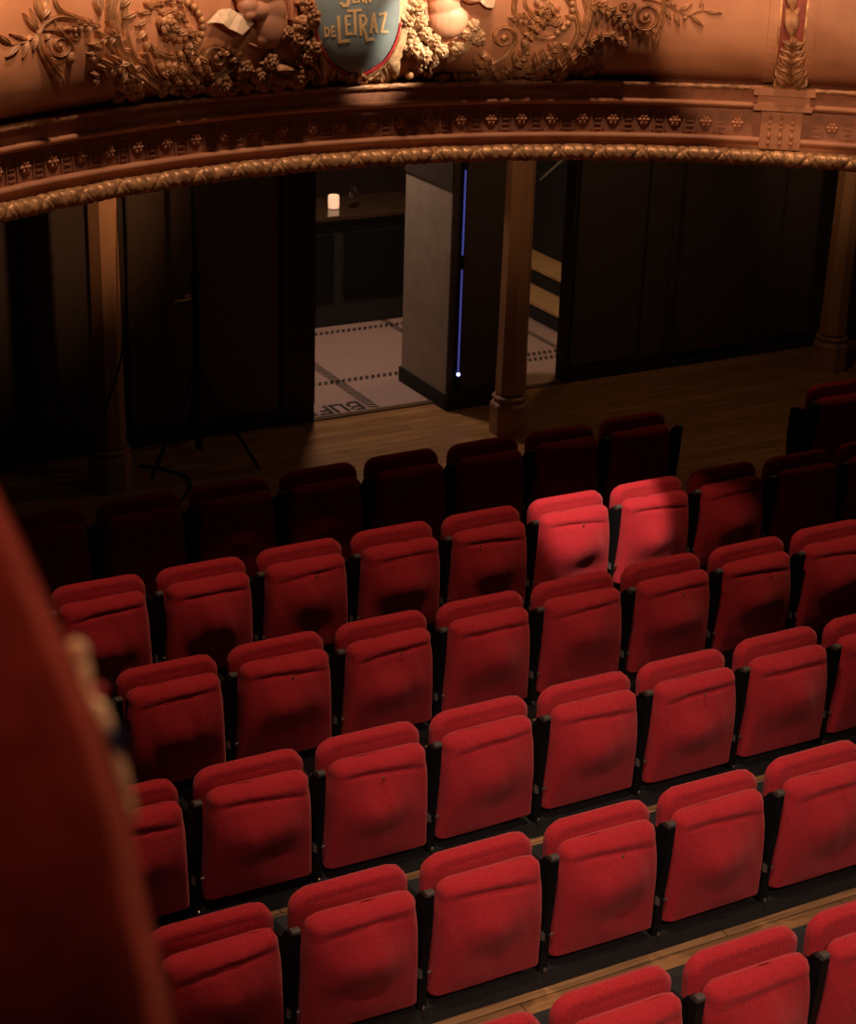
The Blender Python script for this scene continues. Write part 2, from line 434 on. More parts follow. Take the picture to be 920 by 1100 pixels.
# frieze with key-pattern ribs
fr = sweep([(-.032, 2.925), (-.032, 2.775)])
bpart(fr, 'frieze', fascia_dark)
rib = MB()
RT = lambda th, o0, o1, z0, z1, dth, mb: mb.add(
    [arc(th-dth, BR-o0, z0), arc(th+dth, BR-o0, z0), arc(th+dth, BR-o0, z1), arc(th-dth, BR-o0, z1),
     arc(th-dth, BR-o1, z0), arc(th+dth, BR-o1, z0), arc(th+dth, BR-o1, z1), arc(th-dth, BR-o1, z1)],
    [(0, 3, 2, 1), (4, 5, 6, 7), (0, 1, 5, 4), (2, 3, 7, 6), (1, 2, 6, 5), (3, 0, 4, 7)])
DTH = math.radians(2.45)
def floret_th(i): return math.radians(-60)+DTH*i
PTH = None
lowf = [(-.032, 2.785), (-.012, 2.785), (-.003, 2.779), (.0, 2.77), (-.003, 2.762), (-.012, 2.756), (-.022, 2.75), (-.03, 2.742), (-.03, 2.715), (-.012, 2.70)]
bpart(sweep(lowf), 'lower_moulding', fascia)

BZ = np.array([p[1] for p in belly]); BO = np.array([p[0] for p in belly])
TXS = np.arange(-110, 971, 4.0); TYS = np.arange(-80, 121, 2.5); TLS = (0.0, 0.03, 0.06, 0.09)
def _table(L):
    X, Y = np.meshgrid(TXS, TYS)
    F, R_, U = np.array(fw), np.array(rt), np.array(up)
    D = F[None, None]+R_[None, None]*((X-460)/FPX)[..., None]-U[None, None]*((Y-550)/FPX)[..., None]
    def g(t):
        P = D*t[..., None]; z = P[..., 2]+CAMZ
        return np.hypot(P[..., 0]-BC.x, P[..., 1]-BC.y)-(BR-np.interp(z, BZ, BO)-L)
    t = np.full(X.shape, 5.5); act = np.ones(X.shape, bool)
    for _ in range(260):
        act = g(t) < 0
        if not act.any(): break
        t = np.where(act, t+.02, t)
    lo = t-.02; hi = t.copy()
    for _ in range(22):
        mid = (lo+hi)/2; neg = g(mid) < 0
        lo = np.where(neg, mid, lo); hi = np.where(neg, hi, mid)
    P = D*hi[..., None]
    return np.stack([np.arctan2(P[..., 0]-BC.x, P[..., 1]-BC.y), P[..., 2]+CAMZ], -1)
TAB = [_table(L) for L in TLS]
def px_belly(px, py, L=0.0):
    """point of the balcony front (raised by L) seen at a pixel, as (theta, z)"""
    fx = min(max((px-TXS[0])/4.0, 0), len(TXS)-1.001); fy = min(max((py-TYS[0])/2.5, 0), len(TYS)-1.001); fl = min(max(L/.03, 0), len(TLS)-1.001)
    i, j, k = int(fx), int(fy), int(fl); a, b, c = fx-i, fy-j, fl-k
    def at(T): return (T[j, i]*(1-a)+T[j, i+1]*a)*(1-b)+(T[j+1, i]*(1-a)+T[j+1, i+1]*a)*b
    r = at(TAB[k])*(1-c)+at(TAB[k+1])*c
    return float(r[0]), float(r[1])
def S(th, z, h=0.0, L=0.0):
    """surface point raised by L towards the hall and by h-L along the surface normal"""
    e_ = .004
    o0 = boff(z-e_); o1 = boff(z+e_)
    p = arc(th, BR-boff(z)-L, z)
    inward = Vector((-math.sin(th), -math.cos(th), 0))
    dz = 2*e_; do = o1-o0
    n = (inward*dz-Vector((0, 0, 1))*do).normalized()
    return p+n*(h-L)
# rope mouldings
def rope(zc, oc, rad, pitch, amp, name, m, n_per=10, nr=18, cross=True):
    L = BR*(TH1-TH0); N = int(L/pitch*n_per); rs = []
    for i in range(N+1):
        th = TH0+(TH1-TH0)*i/N; s = L*i/N; ring = []
        seg = s/(pitch*7); sgn = 1 if int(seg) % 2 == 0 else -1
        for j in range(nr):
            a = 2*PI*j/nr
            a2 = a-PI/2
            w = s/pitch*PI
            f1 = abs(math.sin(w+a2*.9)); f2 = abs(math.sin(w*.25-a2*.5)); f3 = abs(math.sin(w*.25+a2*.5+.7))
            rr = rad*(1-amp*.55*math.exp(-(f1/.35)**2)-amp*math.exp(-(f2/.10)**2)-(amp if cross else 0)*math.exp(-(f3/.10)**2)+amp*.2*math.sin(w*.31+a))
            ring.append(arc(th, BR-oc-rr*math.cos(a), zc+rr*math.sin(a)))
        rs.append(ring)
    mb = MB(); mb.rings(rs)
    bpart(mb, name, m)
rope(2.688, -.006, .041, .052, .22, 'rope_edging', gilt, n_per=9, nr=26)
rope(3.028, .002, .013, .09, .3, 'thin_rope', relief, n_per=8, nr=10)
# underside slab of the balcony
mb = MB(); N = 80
top = []; 
for zz in (2.70, 3.02):
    pass
ringa = []
for i in range(N+1):
    th = TH0+(TH1-TH0)*i/N
    pf = arc(th, BR+.07, 0)
    yb = YW
    if abs(math.degrees(th)) > 60: yb = YW
    ringa.append([Vector((pf.x, pf.y, 2.70)), Vector((pf.x, max(yb, pf.y+.2), 2.70)), Vector((pf.x, max(yb, pf.y+.2), 3.02)), Vector((pf.x, pf.y, 3.02))])
mb.rings(ringa)
bpart(mb, 'floor_slab', wallm, smooth=False)
mb = MB(); mb.box(7.0, 14, 3.6, YW, 2.70, 3.02); bpart(mb, 'floor_slab', wallm, smooth=False)
# parapet back and rail so that the front has thickness
bpart(sweep([(-.03, 3.95), (.03, 3.96), (.05, 3.99), (.03, 4.03), (-.14, 4.03), (-.16, 3.99), (-.16, 3.02)]), 'rail', velvet)

# frieze rosettes
def rosette_mb(fr_, R_, petals=6, depth=.012, mb=None, core=.32):
    """fr_(a,b,h) maps local metres to world"""
    mb = mb or MB()
    for k in range(petals):
        a = 2*PI*k/petals
        c = (math.cos(a)*R_*.55, math.sin(a)*R_*.55)
        rs = []
        m = 5
        for i in range(m+1):
            q = i/m; w = math.sin(PI*min(.98, max(.02, q**1.1)))*R_*.43; ring = []
            for j in range(5):
                s = -1+2*j/4
                l = R_*(.12+.88*q)
                x = math.cos(a)*l-math.sin(a)*w*s; y = math.sin(a)*l+math.cos(a)*w*s
                ring.append(fr_(x, y, depth*(1-abs(s)**2*.9)*(.4+.9*math.sin(PI*min(1, q*.9+.05)))))
            rs.append(ring)
        mb.rings(rs, cap=False, closed=False)
    # core dome
    rs = []
    for i in range(5):
        q = i/4; r = R_*core*math.cos(q*PI/2*.97)
        rs.append([fr_(r*math.cos(2*PI*j/10), r*math.sin(2*PI*j/10), depth*.6+depth*1.1*math.sin(q*PI/2)) for j in range(10)])
    mb.rings(rs)
    return mb
pil_th, _ = px_belly(848, 60)
ntr = 0
for i in range(80):
    th = floret_th(i)
    if th > TH1 or abs(th-pil_th) < DTH*.8: continue
    if math.degrees(th) < -36 or math.degrees(th) > 50: continue
    f_ = lambda a, b, h, th=th: arc(th+a/BR, BR+.032-h, 2.85+b)
    bpart(rosette_mb(f_, .032, 6, .012), 'rosette', fascia)
    rib = MB()
    for q in (-.5,):
        for dz in (-.05, -.025, 0, .025, .05):
            RT(th+DTH*q, -.032, -.026, 2.85+dz-.004, 2.85+dz+.004, .005, rib)
        for s_ in (-1, 1):
            RT(th+DTH*q+s_*.0085, -.032, -.025, 2.80, 2.90, .0012, rib)
    for s_ in (-1, 1):
        pass
    bpart(rib, 'key_pattern', fascia_dark, smooth=False)


# pilaster strip on the balcony front
pz0, pz1 = 3.045, 3.93
pil = MB()
hw = .095
def strip(mb, a0, a1, z0, z1, h, nz=24, base=-.004):
    rs = []
    for i in range(nz+1):
        z = z0+(z1-z0)*i/nz
        rs.append([S(pil_th+a0/BR, z, base), S(pil_th+a0/BR, z, h), S(pil_th+a1/BR, z, h), S(pil_th+a1/BR, z, base)])
    mb.rings(rs)
strip(pil, -.115, .115, 3.06, 3.94, .012)
pp = bpart(pil, 'pilaster', fascia, smooth=False)
m_ = MB(); strip(m_, -.060, .060, 3.09, 3.93, .016); bpart(m_, 'red_field', redfield, pp, smooth=False)
m_ = MB(); strip(m_, -.068, -.058, 3.09, 3.93, .024); strip(m_, .058, .068, 3.09, 3.93, .024); bpart(m_, 'gilt_fillet', gilt, pp, smooth=False)
# bead panel & projecting cornice
m_ = MB()
for th, o0, o1, z0, z1, d in ((pil_th, -.034, .006, 2.735, 2.922, .028), ):
    RT(th, o0, o1, z0, z1, d, m_)
bb = bpart(m_, 'bead_block', fascia, smooth=False)
m_ = MB()
for cx in (-.055, 0, .055):
    for zz, rx, rz in ((2.765, .011, .011), (2.80, .012, .017), (2.84, .010, .010), (2.865, .010, .012), (2.893, .010, .014)):
        p = arc(pil_th+cx/BR, BR-.008, zz); m_ = MB(); m_.ball(p, rx, rx, rz, 10, 7); bpart(m_, 'bead', fascia, bb)
m_ = MB(); RT(pil_th, -.03, .030, 2.925, 2.953, .040, m_); RT(pil_th, -.03, .022, 2.953, 2.995, .036, m_); RT(pil_th, -.03, .034, 2.998, 3.034, .042, m_)
bpart(m_, 'cornice_break', fascia, smooth=False)

# ------------------------------------------------------------------ relief toolkit
MPX = 1/212.0          # metres per pixel at the balcony
def sp(px, py, h=0.0, L=0.0):
    th, z = px_belly(px, py, L)
    return S(th, min(z, 3.94), h, L)
def catmull(P, n=8):
    P = [Vector((*p, 0)) if len(p) == 2 else Vector(p) for p in P]
    out = []
    Q = [P[0]*2-P[1]]+P+[P[-1]*2-P[-2]]
    for i in range(1, len(Q)-2):
        for k in range(n):
            t = k/n; a, b, c, d = Q[i-1], Q[i], Q[i+1], Q[i+2]
            out.append(.5*((2*b)+(-a+c)*t+(2*a-5*b+4*c-d)*t*t+(-a+3*b-3*c+d)*t**3))
    out.append(P[-1]); return out
def stem(mb, P, w0, w1, h=1.0, ribs=True, lift=0.0):
    """tapering raised stem; widths in pixels"""
    c = catmull(P, 6); n = len(c); rs = []
    for i, p in enumerate(c):
        q = i/(n-1); w = (w0+(w1-w0)*q)/2
        a = c[max(0, i-1)]; b = c[min(n-1, i+1)]; t = (b-a); t.normalize(); nrm = Vector((-t.y, t.x, 0))
        ring = []
        m = 9 if ribs else 7
        for j in range(m):
            s = -1+2*j/(m-1)
            hh = math.sqrt(max(0, 1-s*s))
            if ribs: hh *= .8+.28*math.cos(s*PI*2.4)
            hh = hh*w*h*MPX*1.3+lift
            if j in (0, m-1): hh = -.004
            x = p.x+nrm.x*w*s; y = p.y+nrm.y*w*s
            ring.append(sp(x, y, hh, max(0, lift)))
        rs.append(ring)
    mb.rings(rs, cap=True, closed=True)
def leaf(mb, b, t, w, h=.9, bend=0.0, lift=.0, vein=True):
    b = Vector((*b, 0)); t = Vector((*t, 0)); d = t-b; L = d.length; d.normalize(); nrm = Vector((-d.y, d.x, 0))
    rs = []; N = 9
    for i in range(N+1):
        q = i/N; ww = w/2*math.sin(PI*min(.985, .04+q**.85*.95))*1.05
        cx = b+d*(L*q)+nrm*(bend*math.sin(PI*q)); ring = []
        for j in range(7):
            s = -1+2*j/6
            hh = (1-s*s)**.6*.9*h*w*.5*MPX
            if vein: hh -= h*w*.16*MPX*max(0, 1-abs(s)*3.0)
            hh += lift+h*w*.25*MPX*math.sin(PI*q*.9)
            if j in (0, 6): hh = -.003+lift*.3
            x = cx.x+nrm.x*ww*s; y = cx.y+nrm.y*ww*s
            ring.append(sp(x, y, hh, max(0, lift)))
        rs.append(ring)
    mb.rings(rs)
def acanthus(mb, P, w, lobes=5, h=1.0, lift=.004):
    """ragged leaf along a path with side lobes"""
    c = catmull(P, 5); n = len(c)
    stem(mb, P, w*.50, w*.18, h*1.1, lift=lift)
    for k in range(lobes):
        q = (k+.3)/lobes; i = min(n-2, int(q*(n-1)))
        p = c[i]; t = (c[i+1]-c[i]).normalized(); nrm = Vector((-t.y, t.x, 0))
        ww = w*(1-.45*q)*.62
        for s in (-1, 1):
            tip = p+nrm*(s*ww)+t*(ww*.75)
            leaf(mb, (p.x, p.y), (tip.x, tip.y), ww*.95, h, bend=s*-1.2, lift=lift)
    e_ = c[-1]; t = (c[-1]-c[-2]).normalized()
    leaf(mb, (c[-2].x, c[-2].y), (e_.x+t.x*w*.35, e_.y+t.y*w*.35), w*.4, h, lift=lift)
def scroll(mb, cx, cy, r0_, r1_, a0, turns, w0, w1, h=1.0, sgn=1, lift=0):
    N = max(6, int(abs(turns)*12)); P = []
    for i in range(N+1):
        q = i/N; r = r0_+(r1_-r0_)*q; a = math.radians(a0)+sgn*2*PI*turns*q
        P.append((cx+r*math.cos(a), cy+r*math.sin(a)))
    cc = P
    n = len(cc); rs = []
    stem(mb, P[::1] if n < 40 else P[::2], w0, w1, h, lift=lift)
    if r1_ < 7: mb.ball(sp(cx, cy, .006+lift, lift), r1_*MPX*.8, n=8, m=6)
def flower(mb, px, py, r, petals=5, lift=.01, rot=0):
    th, z = px_belly(px, py, lift); z = min(max(z, 3.05), 3.92)
    f_ = lambda a, b, h: S(th+(a*math.cos(rot)-b*math.sin(rot))/BR, min(max(z+(a*math.sin(rot)+b*math.cos(rot)), 3.036), 3.94), h+lift, lift)
    R_ = r*MPX*1.12
    for layer, (n_, sc, z0) in enumerate(((petals, 1.0, .0), (petals-1, .66, .35), (4, .38, .62))):
        for k in range(n_):
            a = 2*PI*(k+.37*layer)/n_; rs = []; wd = PI/n_*1.12
            for i in range(7):
                q = i/6; ring = []
                for j in range(7):
                    ph = -1+2*j/6
                    rad = R_*sc*(.12+.88*q)*(1-.22*abs(ph)**3*q+.05*math.cos(ph*7)*q)
                    hh = R_*(z0*.8+.16+.42*math.sin(PI*min(1, q*.72))*(1-.55*ph*ph)-.28*max(0, q-.75)*2)
                    ring.append(f_(rad*math.cos(a+ph*wd), rad*math.sin(a+ph*wd), hh))
                rs.append(ring)
            mb.rings(rs, cap=False, closed=False)
def berry(mb, px, py, r, lift=.008, q=1.0):
    mb.ball(sp(px, py, lift+r*MPX*.4, lift), r*MPX, r*MPX, r*MPX*q, 9, 6)

def relief_part(fn, name, m=relief, parent=None):
    mb = MB(); fn(mb); return bpart(mb, name, m, parent)

# --- left spray
def f(mb):
    stem(mb, [(97, 24), (73, 19), (58, 19), (46, 27), (40, 36)], 7, 5)
    stem(mb, [(57, -6), (60, 6), (66, 13), (78, 18), (97, 24)], 5, 7)
    stem(mb, [(40, 36), (42, 52), (51, 67), (60, 79)], 6, 11, 1.0)
    leaf(mb, (59, 74), (63, 95), 12)
    leaf(mb, (44, 50), (56, 62), 6); leaf(mb, (49, 60), (62, 70), 7)
    stem(mb, [(40, 36), (30, 43), (20, 47), (8, 47), (-6, 38)], 3.5, 2.5)
    for b, t, w in [((38, 33), (23, 14), 7), ((40, 31), (31, 9), 5), ((44, 22), (36, -8), 9), ((43, 21), (49, -6), 7), ((43, 20), (54, 5), 8), ((38, 36), (34, 54), 7), ((29, 43), (23, 62), 6),
                    ((30, 43), (9, 36), 5), ((20, 48), (5, 61), 7), ((10, 47), (-6, 36), 7), ((34, 38), (27, 44), 5)]:
        leaf(mb, b, t, w)
relief_part(f, 'leaf_spray')
def f(mb):
    scroll(mb, 64, 49, 14, 3, 215, 1.5, 4.5, 3, sgn=-1)
    stem(mb, [(44, 32), (58, 33), (70, 41), (77, 52), (77, 60)], 4.5, 5)
    berry(mb, 75, 63, 4); leaf(mb, (77, 55), (71, 66), 6)
    scroll(mb, 81, 38, 6, 2, 180, 1.2, 3, 2, sgn=-1)
    leaf(mb, (52, 36), (47, 43), 6); leaf(mb, (60, 25), (66, 38), 8); stem(mb, [(58, 20), (60, 28), (68, 36)], 4, 3)
relief_part(f, 'scroll_tendril')
def f(mb):
    acanthus(mb, [(97, 27), (85, 27), (74, 30)], 14, 3, 1.2)
    acanthus(mb, [(124, 38), (108, 40), (101, 50), (98, 61)], 16, 4, 1.3)
    acanthus(mb, [(127, 66), (113, 72), (100, 84)], 20, 4, 1.4, lift=.01)
    leaf(mb, (103, -8), (105, 17), 11); leaf(mb, (99, 25), (105, 30), 9)
    leaf(mb, (113, 40), (124, 60), 7)
relief_part(f, 'acanthus_leaf')
def f(mb):
    leaf(mb, (125, 69), (139, 67), 8, .8, lift=.02)
relief_part(f, 'highlight_leaf_tip', relief_pale)  # pale plaster paints a highlight on this leaf
# --- big left stems
def f(mb):
    stem(mb, [(122, -8), (119, 15), (124, 40), (133, 60), (147, 78), (168, 93)], 15, 12, .8)
    stem(mb, [(140, -6), (134, 12), (134, 35), (142, 58), (158, 78), (180, 92)], 8, 7, .9)
    for i, (b, t, w) in enumerate([((130, 20), (146, 12), 9), ((122, 30), (112, 22), 8), ((140, 55), (128, 52), 8), ((150, 70), (139, 74), 9), ((128, 8), (139, -4), 9), ((146, 62), (156, 68), 7), ((133, 40), (126, 45), 6)]):
        leaf(mb, b, t, w, 1.1)
    acanthus(mb, [(150, 84), (140, 86), (128, 92)], 18, 4, 1.2)
    acanthus(mb, [(150, 92), (140, 98), (125, 106)], 16, 4, 1.2)
    leaf(mb, (132, 74), (123, 86), 12, 1.2)
relief_part(f, 'ribbed_stem')
# --- big left scroll ring
def f(mb):
    scroll(mb, 184, 29, 32, 31, -60, .93, 7, 6.5, 1.0, sgn=1)
    for k in range(11):
        a = math.radians(-75+k*15); berry(mb, 184+33*math.cos(a), 29+30*math.sin(a), 3.6, .012)
    for k in range(7):
        a = math.radians(130+k*22)
        leaf(mb, (184+29*math.cos(a), 29+27*math.sin(a)), (184+40*math.cos(a-.25), 29+37*math.sin(a-.25)), 8, 1.0)
    acanthus(mb, [(155, 6), (170, 2), (192, 6)], 12, 4, 1.3)
relief_part(f, 'scroll_ring')
def f(mb):
    scroll(mb, 178, 26, 15, 5, 100, 1.0, 8, 6, 1.2, sgn=-1, lift=.006)
    flower(mb, 180, 27, 9, 5, .02)
    acanthus(mb, [(180, 32), (192, 38), (206, 34)], 16, 4, 1.5, lift=.015)
    acanthus(mb, [(172, 16), (186, 12), (198, 22)], 12, 3, 1.3, lift=.01)
    stem(mb, [(190, 40), (203, 44), (210, 36)], 7, 4, 1.2)
    leaf(mb, (196, -8), (198, 20), 6); leaf(mb, (206, -8), (212, 14), 6); leaf(mb, (192, 55), (196, 68), 8)
    acanthus(mb, [(204, 44), (206, 54), (204, 62)], 13, 3, 1.4, lift=.008)
relief_part(f, 'scroll_flower')
def f(mb):
    stem(mb, [(153, 56), (162, 74), (178, 87), (200, 92), (225, 90), (243, 84)], 8, 5, 1.2)
    acanthus(mb, [(170, 76), (182, 72), (195, 74)], 15, 4, 1.3, lift=.01)
    acanthus(mb, [(186, 86), (192, 78), (194, 70)], 13, 3, 1.3, lift=.008)
    acanthus(mb, [(205, 88), (212, 82), (220, 76)], 12, 3, 1.2)
    for i in range(16):
        rr = random.Random(i); berry(mb, 168+rr.uniform(0, 34), 90+rr.uniform(-4, 12), rr.uniform(2.2, 4), .012)
    scroll(mb, 231, 61, 15, 5, 120, 1.1, 7, 5, 1.2, sgn=1, lift=.005)
    stem(mb, [(212, 70), (228, 80), (246, 74), (256, 64)], 8, 6, 1.2)
    acanthus(mb, [(212, 60), (216, 72), (226, 82)], 14, 4, 1.3, lift=.008)
    acanthus(mb, [(255, 62), (244, 54), (236, 56)], 14, 3, 1.3, lift=.01)
relief_part(f, 'lower_scroll')
# --- garland of fruit and flowers, left and right
def garland(x0, x1, yf, seed, n, pal):
    if 1:
        rr = random.Random(seed)
        for i in range(n):
            x = rr.uniform(x0, x1); y = yf(x)+rr.uniform(-1, 1)*11
            y = min(y, 107)
            k = rr.random(); mb = MB()
            if k < .35: berry(mb, x, y, rr.uniform(2.5, 5), rr.uniform(.01, .03), rr.uniform(.7, 1.2))
            elif k < .6: flower(mb, x, y, rr.uniform(6, 9.5), rr.choice((5, 6)), rr.uniform(.012, .03), rr.uniform(0, 6))
            else:
                a = rr.uniform(0, 2*PI); L = rr.uniform(9, 17)
                acanthus(mb, [(x, y), (x+L*.5*math.cos(a), y+L*.35*math.sin(a)), (x+L*math.cos(a+.3), min(107, y+L*.6*math.sin(a+.3)))], rr.uniform(8, 13), 3, 1.3, lift=rr.uniform(.006, .02))
            bpart(mb, 'fruit' if k < .35 else 'flower' if k < .6 else 'acanthus_leaf', relief)
garland(196, 345, lambda x: 90 if x < 300 else 90-(x-300)*.15, 3, 46, 0)
garland(438, 600, lambda x: 88, 5, 44, 0)
def blossoms(L, n, m, k2):
    for x, y, r in L:
        mb = MB(); flower(mb, x, y, r, 6, .022, x*.7)
        for k in range(n):
            a = k*2.1+x; leaf(mb, (x, y), (x+r*k2*math.cos(a), y+r*k2*math.sin(a)), 6.5, 1.1, lift=.012)
        bpart(mb, 'flower', m)
blossoms([(334, 18, 11), (322, 27, 9), (318, 42, 9), (336, 50, 9), (330, 5, 9), (309, 36, 7), (262, 73, 8), (290, 66, 8), (332, 60, 7)], 3, relief, 1.5)
blossoms([(446, 8, 10), (436, 22, 8), (450, 24, 8), (443, 50, 9.5), (456, 36, 7), (441, 36, 6), (466, 44, 7), (474, 54, 7), (455, 58, 8), (508, 28, 7), (514, 40, 7), (502, 36, 6), (492, 52, 7)], 3, relief_pale, 1.4)  # paler plaster than on the left paints in the spotlight here
def f(mb):
    stem(mb, [(480, 66), (492, 58), (503, 44), (500, 38)], 4, 3, 1.2, lift=.01)
    stem(mb, [(484, 52), (490, 58), (500, 54), (507, 44)], 4, 3, 1.2, lift=.012)
relief_part(f, 'twisted_stem', relief_pale)  # lighter plaster again, for the spotlit area
relief_part(lambda mb: acanthus(mb, [(470, 64), (458, 62), (452, 72)], 13, 3, 1.3, lift=.02), 'acanthus_leaf', relief_pale)
# cartouche
def ell(cx, cy, rx, ry, h0, h1, a0, a1, n=40, m=10):
    mb = MB(); rs = []
    for i in range(m+1):
        q = i/m; ring = []
        for k in range(n+1):
            a = math.radians(a0+(a1-a0)*k/n)
            ring.append(sp2(cx+rx*q*math.cos(a), cy+ry*q*math.sin(a), h0+(h1-h0)*math.sqrt(max(0, 1-q*q))))
        rs.append(ring)
    mb.rings(rs, cap=False, closed=False); return mb
def sp2(px, py, h):
    # frame edge of the shield continues above the picture, so clamp below the rail
    th, z = px_belly(px, max(py, -75), max(0, h)); return S(th, min(z, 3.93), h, max(0, h))
cart = empty('name_cartouche', (0, 0, 0)); cart.parent = bal; cart.location = -Vector(bal.location)
# pale shell plate behind
mb = MB(); rs = []
outl = [(338, -50), (337, 0), (339, 40), (345, 70), (346, 94), (362, 98), (385, 99), (408, 98), (425, 95), (430, 72), (440, 38), (440, 0), (436, -50)]
cc = catmull(outl, 5); ctr = (386, 20)
for q, h in ((1.0, -.004), (1.0, .03), (.93, .042), (.6, .034), (.05, .03)):
    rs.append([sp2(ctr[0]+(p.x-ctr[0])*q, ctr[1]+(p.y-ctr[1])*q, h) for p in cc])
mb.rings(rs, cap=False, closed=False)
bpart(mb, 'back_plate', relief_pale, cart)
mb = MB()
for i in range(9):
    x = 352+i*9; stem(mb, [(x, 96), (385+(x-385)*.82, 80), (385+(x-385)*.72, 70)], 2.5, 2, .35, lift=.032)
bpart(mb, 'fluting', relief_pale, cart)
SH = catmull([(385, -75), (350, -72), (339, -40), (339, 0), (340, 26), (346, 48), (357, 65), (371, 75), (384, 79), (397, 75), (411, 65), (422, 48), (428, 28), (430, 0), (429, -40), (418, -72), (385, -75)], 6)
SC = Vector((385, 8, 0))
def hgt(x, y):
    q2 = ((x-385)/48)**2+((y-2)/80)**2
    return .042+.024*math.sqrt(max(0, 1-q2))
mb = MB(); rs = []
for i in range(13):
    q = i/12; ring = []
    for p in SH:
        x = SC.x+(p.x-SC.x)*q; y = SC.y+(p.y-SC.y)*q; ring.append(sp2(x, y, hgt(x, y)))
    rs.append(ring)
rs.append([sp2(p.x, p.y, .030) for p in SH])
mb.rings(rs, cap=False, closed=False)
bpart(mb, 'shield', shieldm, cart)
def rim(i0, i1, k, w, name, m, lift):
    P = [SC+(p-SC)*k for p in SH[i0:i1]]
    mb = MB(); stem(mb, [(p.x, p.y) for p in P[::2]], w, w, .9, ribs=False, lift=lift); bpart(mb, name, m, cart)
rim(24, 47, 1.035, 2.6, 'red_rim', redtrim, .040); rim(51, 75, 1.035, 2.6, 'red_rim', redtrim, .040)
rim(20, 48, 1.085, 2.2, 'gilt_rim', gilt, .036); rim(51, 77, 1.085, 2.2, 'gilt_rim', gilt, .036)
mb = MB()
scroll(mb, 379, 84, 4.5, 1.5, 0, 1.2, 3, 2, 1.2, 1, .055); scroll(mb, 390, 84, 4.5, 1.5, 180, 1.2, 3, 2, 1.2, -1, .055)
stem(mb, [(377, 86), (368, 92), (360, 94)], 3.5, 2, 1, lift=.05); stem(mb, [(392, 86), (400, 91), (408, 93)], 3.5, 2, 1, lift=.05)
leaf(mb, (385, 88), (385, 78), 5, 1, lift=.055); acanthus(mb, [(420, 95), (412, 92), (410, 86)], 9, 3, 1.2, lift=.045)
bpart(mb, 'bow', gilt, cart)
# big C curls either side of the plate
def f(mb):
    stem(mb, [(326, 62), (338, 70), (344, 84), (340, 98), (334, 101)], 9, 5, 1.4, lift=.012)
    stem(mb, [(316, 66), (330, 74), (336, 88), (333, 98)], 7, 4, 1.4, lift=.01)
    for x, y in ((305, 72), (300, 82), (318, 80), (326, 78)):
        leaf(mb, (x-9, y+1), (x+11, y-1), 9, 1.4, lift=.02)
relief_part(f, 'curled_ribbon')
# lettering strokes in shield coordinates (pixels)
def stroke(mb, pts, w):
    for a, b in zip(pts[:-1], pts[1:]):
        a = Vector((*a, 0)); b = Vector((*b, 0)); d = (b-a).normalized(); n = Vector((-d.y, d.x, 0))*w/2
        a2 = a-d*w*.35; b2 = b+d*w*.35
        K = 5; rs = []
        for i in range(K+1):
            p = a2+(b2-a2)*i/K
            ring = []
            for s, e_ in ((-1, -.001), (-1, .0035), (1, .0035), (1, -.001)):
                x = p.x+n.x*s; y = p.y+n.y*s; ring.append(sp(x, y, hgt(x, y)+e_, hgt(x, y)))
            rs.append(ring)
        mb.rings(rs)
L_ = MB()
S_ = lambda x, y: (330+x/7.667, y/7.667)      # measured on a 7.667x enlargement
W = 3.0; w_ = 1.9
def st(pts, w): stroke(L_, [S_(*p) for p in pts], w)
# small D E
st([(142, 225), (148, 302)], w_); st([(142, 225), (168, 232), (182, 262), (174, 292), (148, 302)], w_)
st([(200, 222), (206, 300)], w_); st([(200, 222), (222, 220)], w_); st([(203, 260), (222, 258)], w_); st([(206, 300), (232, 296)], w_)
# tall L with long foot
st([(257, 140), (266, 345)], 3.6); st([(266, 345), (345, 338)], 2.8)
# E
st([(316, 140), (324, 280)], W); st([(316, 136), (352, 132)], 2.4); st([(320, 205), (350, 202)], 2.2); st([(324, 282), (368, 278)], 2.6)
# T with wide bar
st([(335, 92), (440, 84)], 2.8); st([(390, 90), (396, 280)], 3.3)
# R with swung leg
st([(436, 130), (442, 285)], W); st([(436, 128), (470, 130), (486, 165), (476, 205), (442, 214)], 2.6); st([(458, 214), (476, 262), (492, 330)], W); st([(492, 330), (545, 322)], 2.6)
# A
st([(548, 115), (524, 268)], 2.6); st([(548, 115), (572, 262)], 3.0); st([(532, 222), (566, 218)], 2.2)
# Z
st([(596, 120), (648, 108)], 2.6); st([(648, 108), (612, 262)], 2.8); st([(612, 262), (660, 262)], 2.6)
# first line: Jean (cut by the top of the picture)
st([(336, -60), (340, 20), (328, 44), (300, 46), (282, 28)], 3.4)
st([(374, -50), (380, 20)], 2.3); st([(380, 20), (408, 16)], 2.2); st([(377, -14), (402, -16)], 2); st([(374, -50), (402, -54)], 2.2)
st([(438, -52), (424, 18)], 2.2); st([(438, -52), (460, 14)], 2.4); st([(430, -6), (454, -8)], 1.9)
st([(478, -54), (484, 22)], 2.3); st([(478, -54), (518, 16)], 2.2); st([(518, 16), (514, -58)], 2.3)
bpart(L_, 'lettering', letterm, cart)
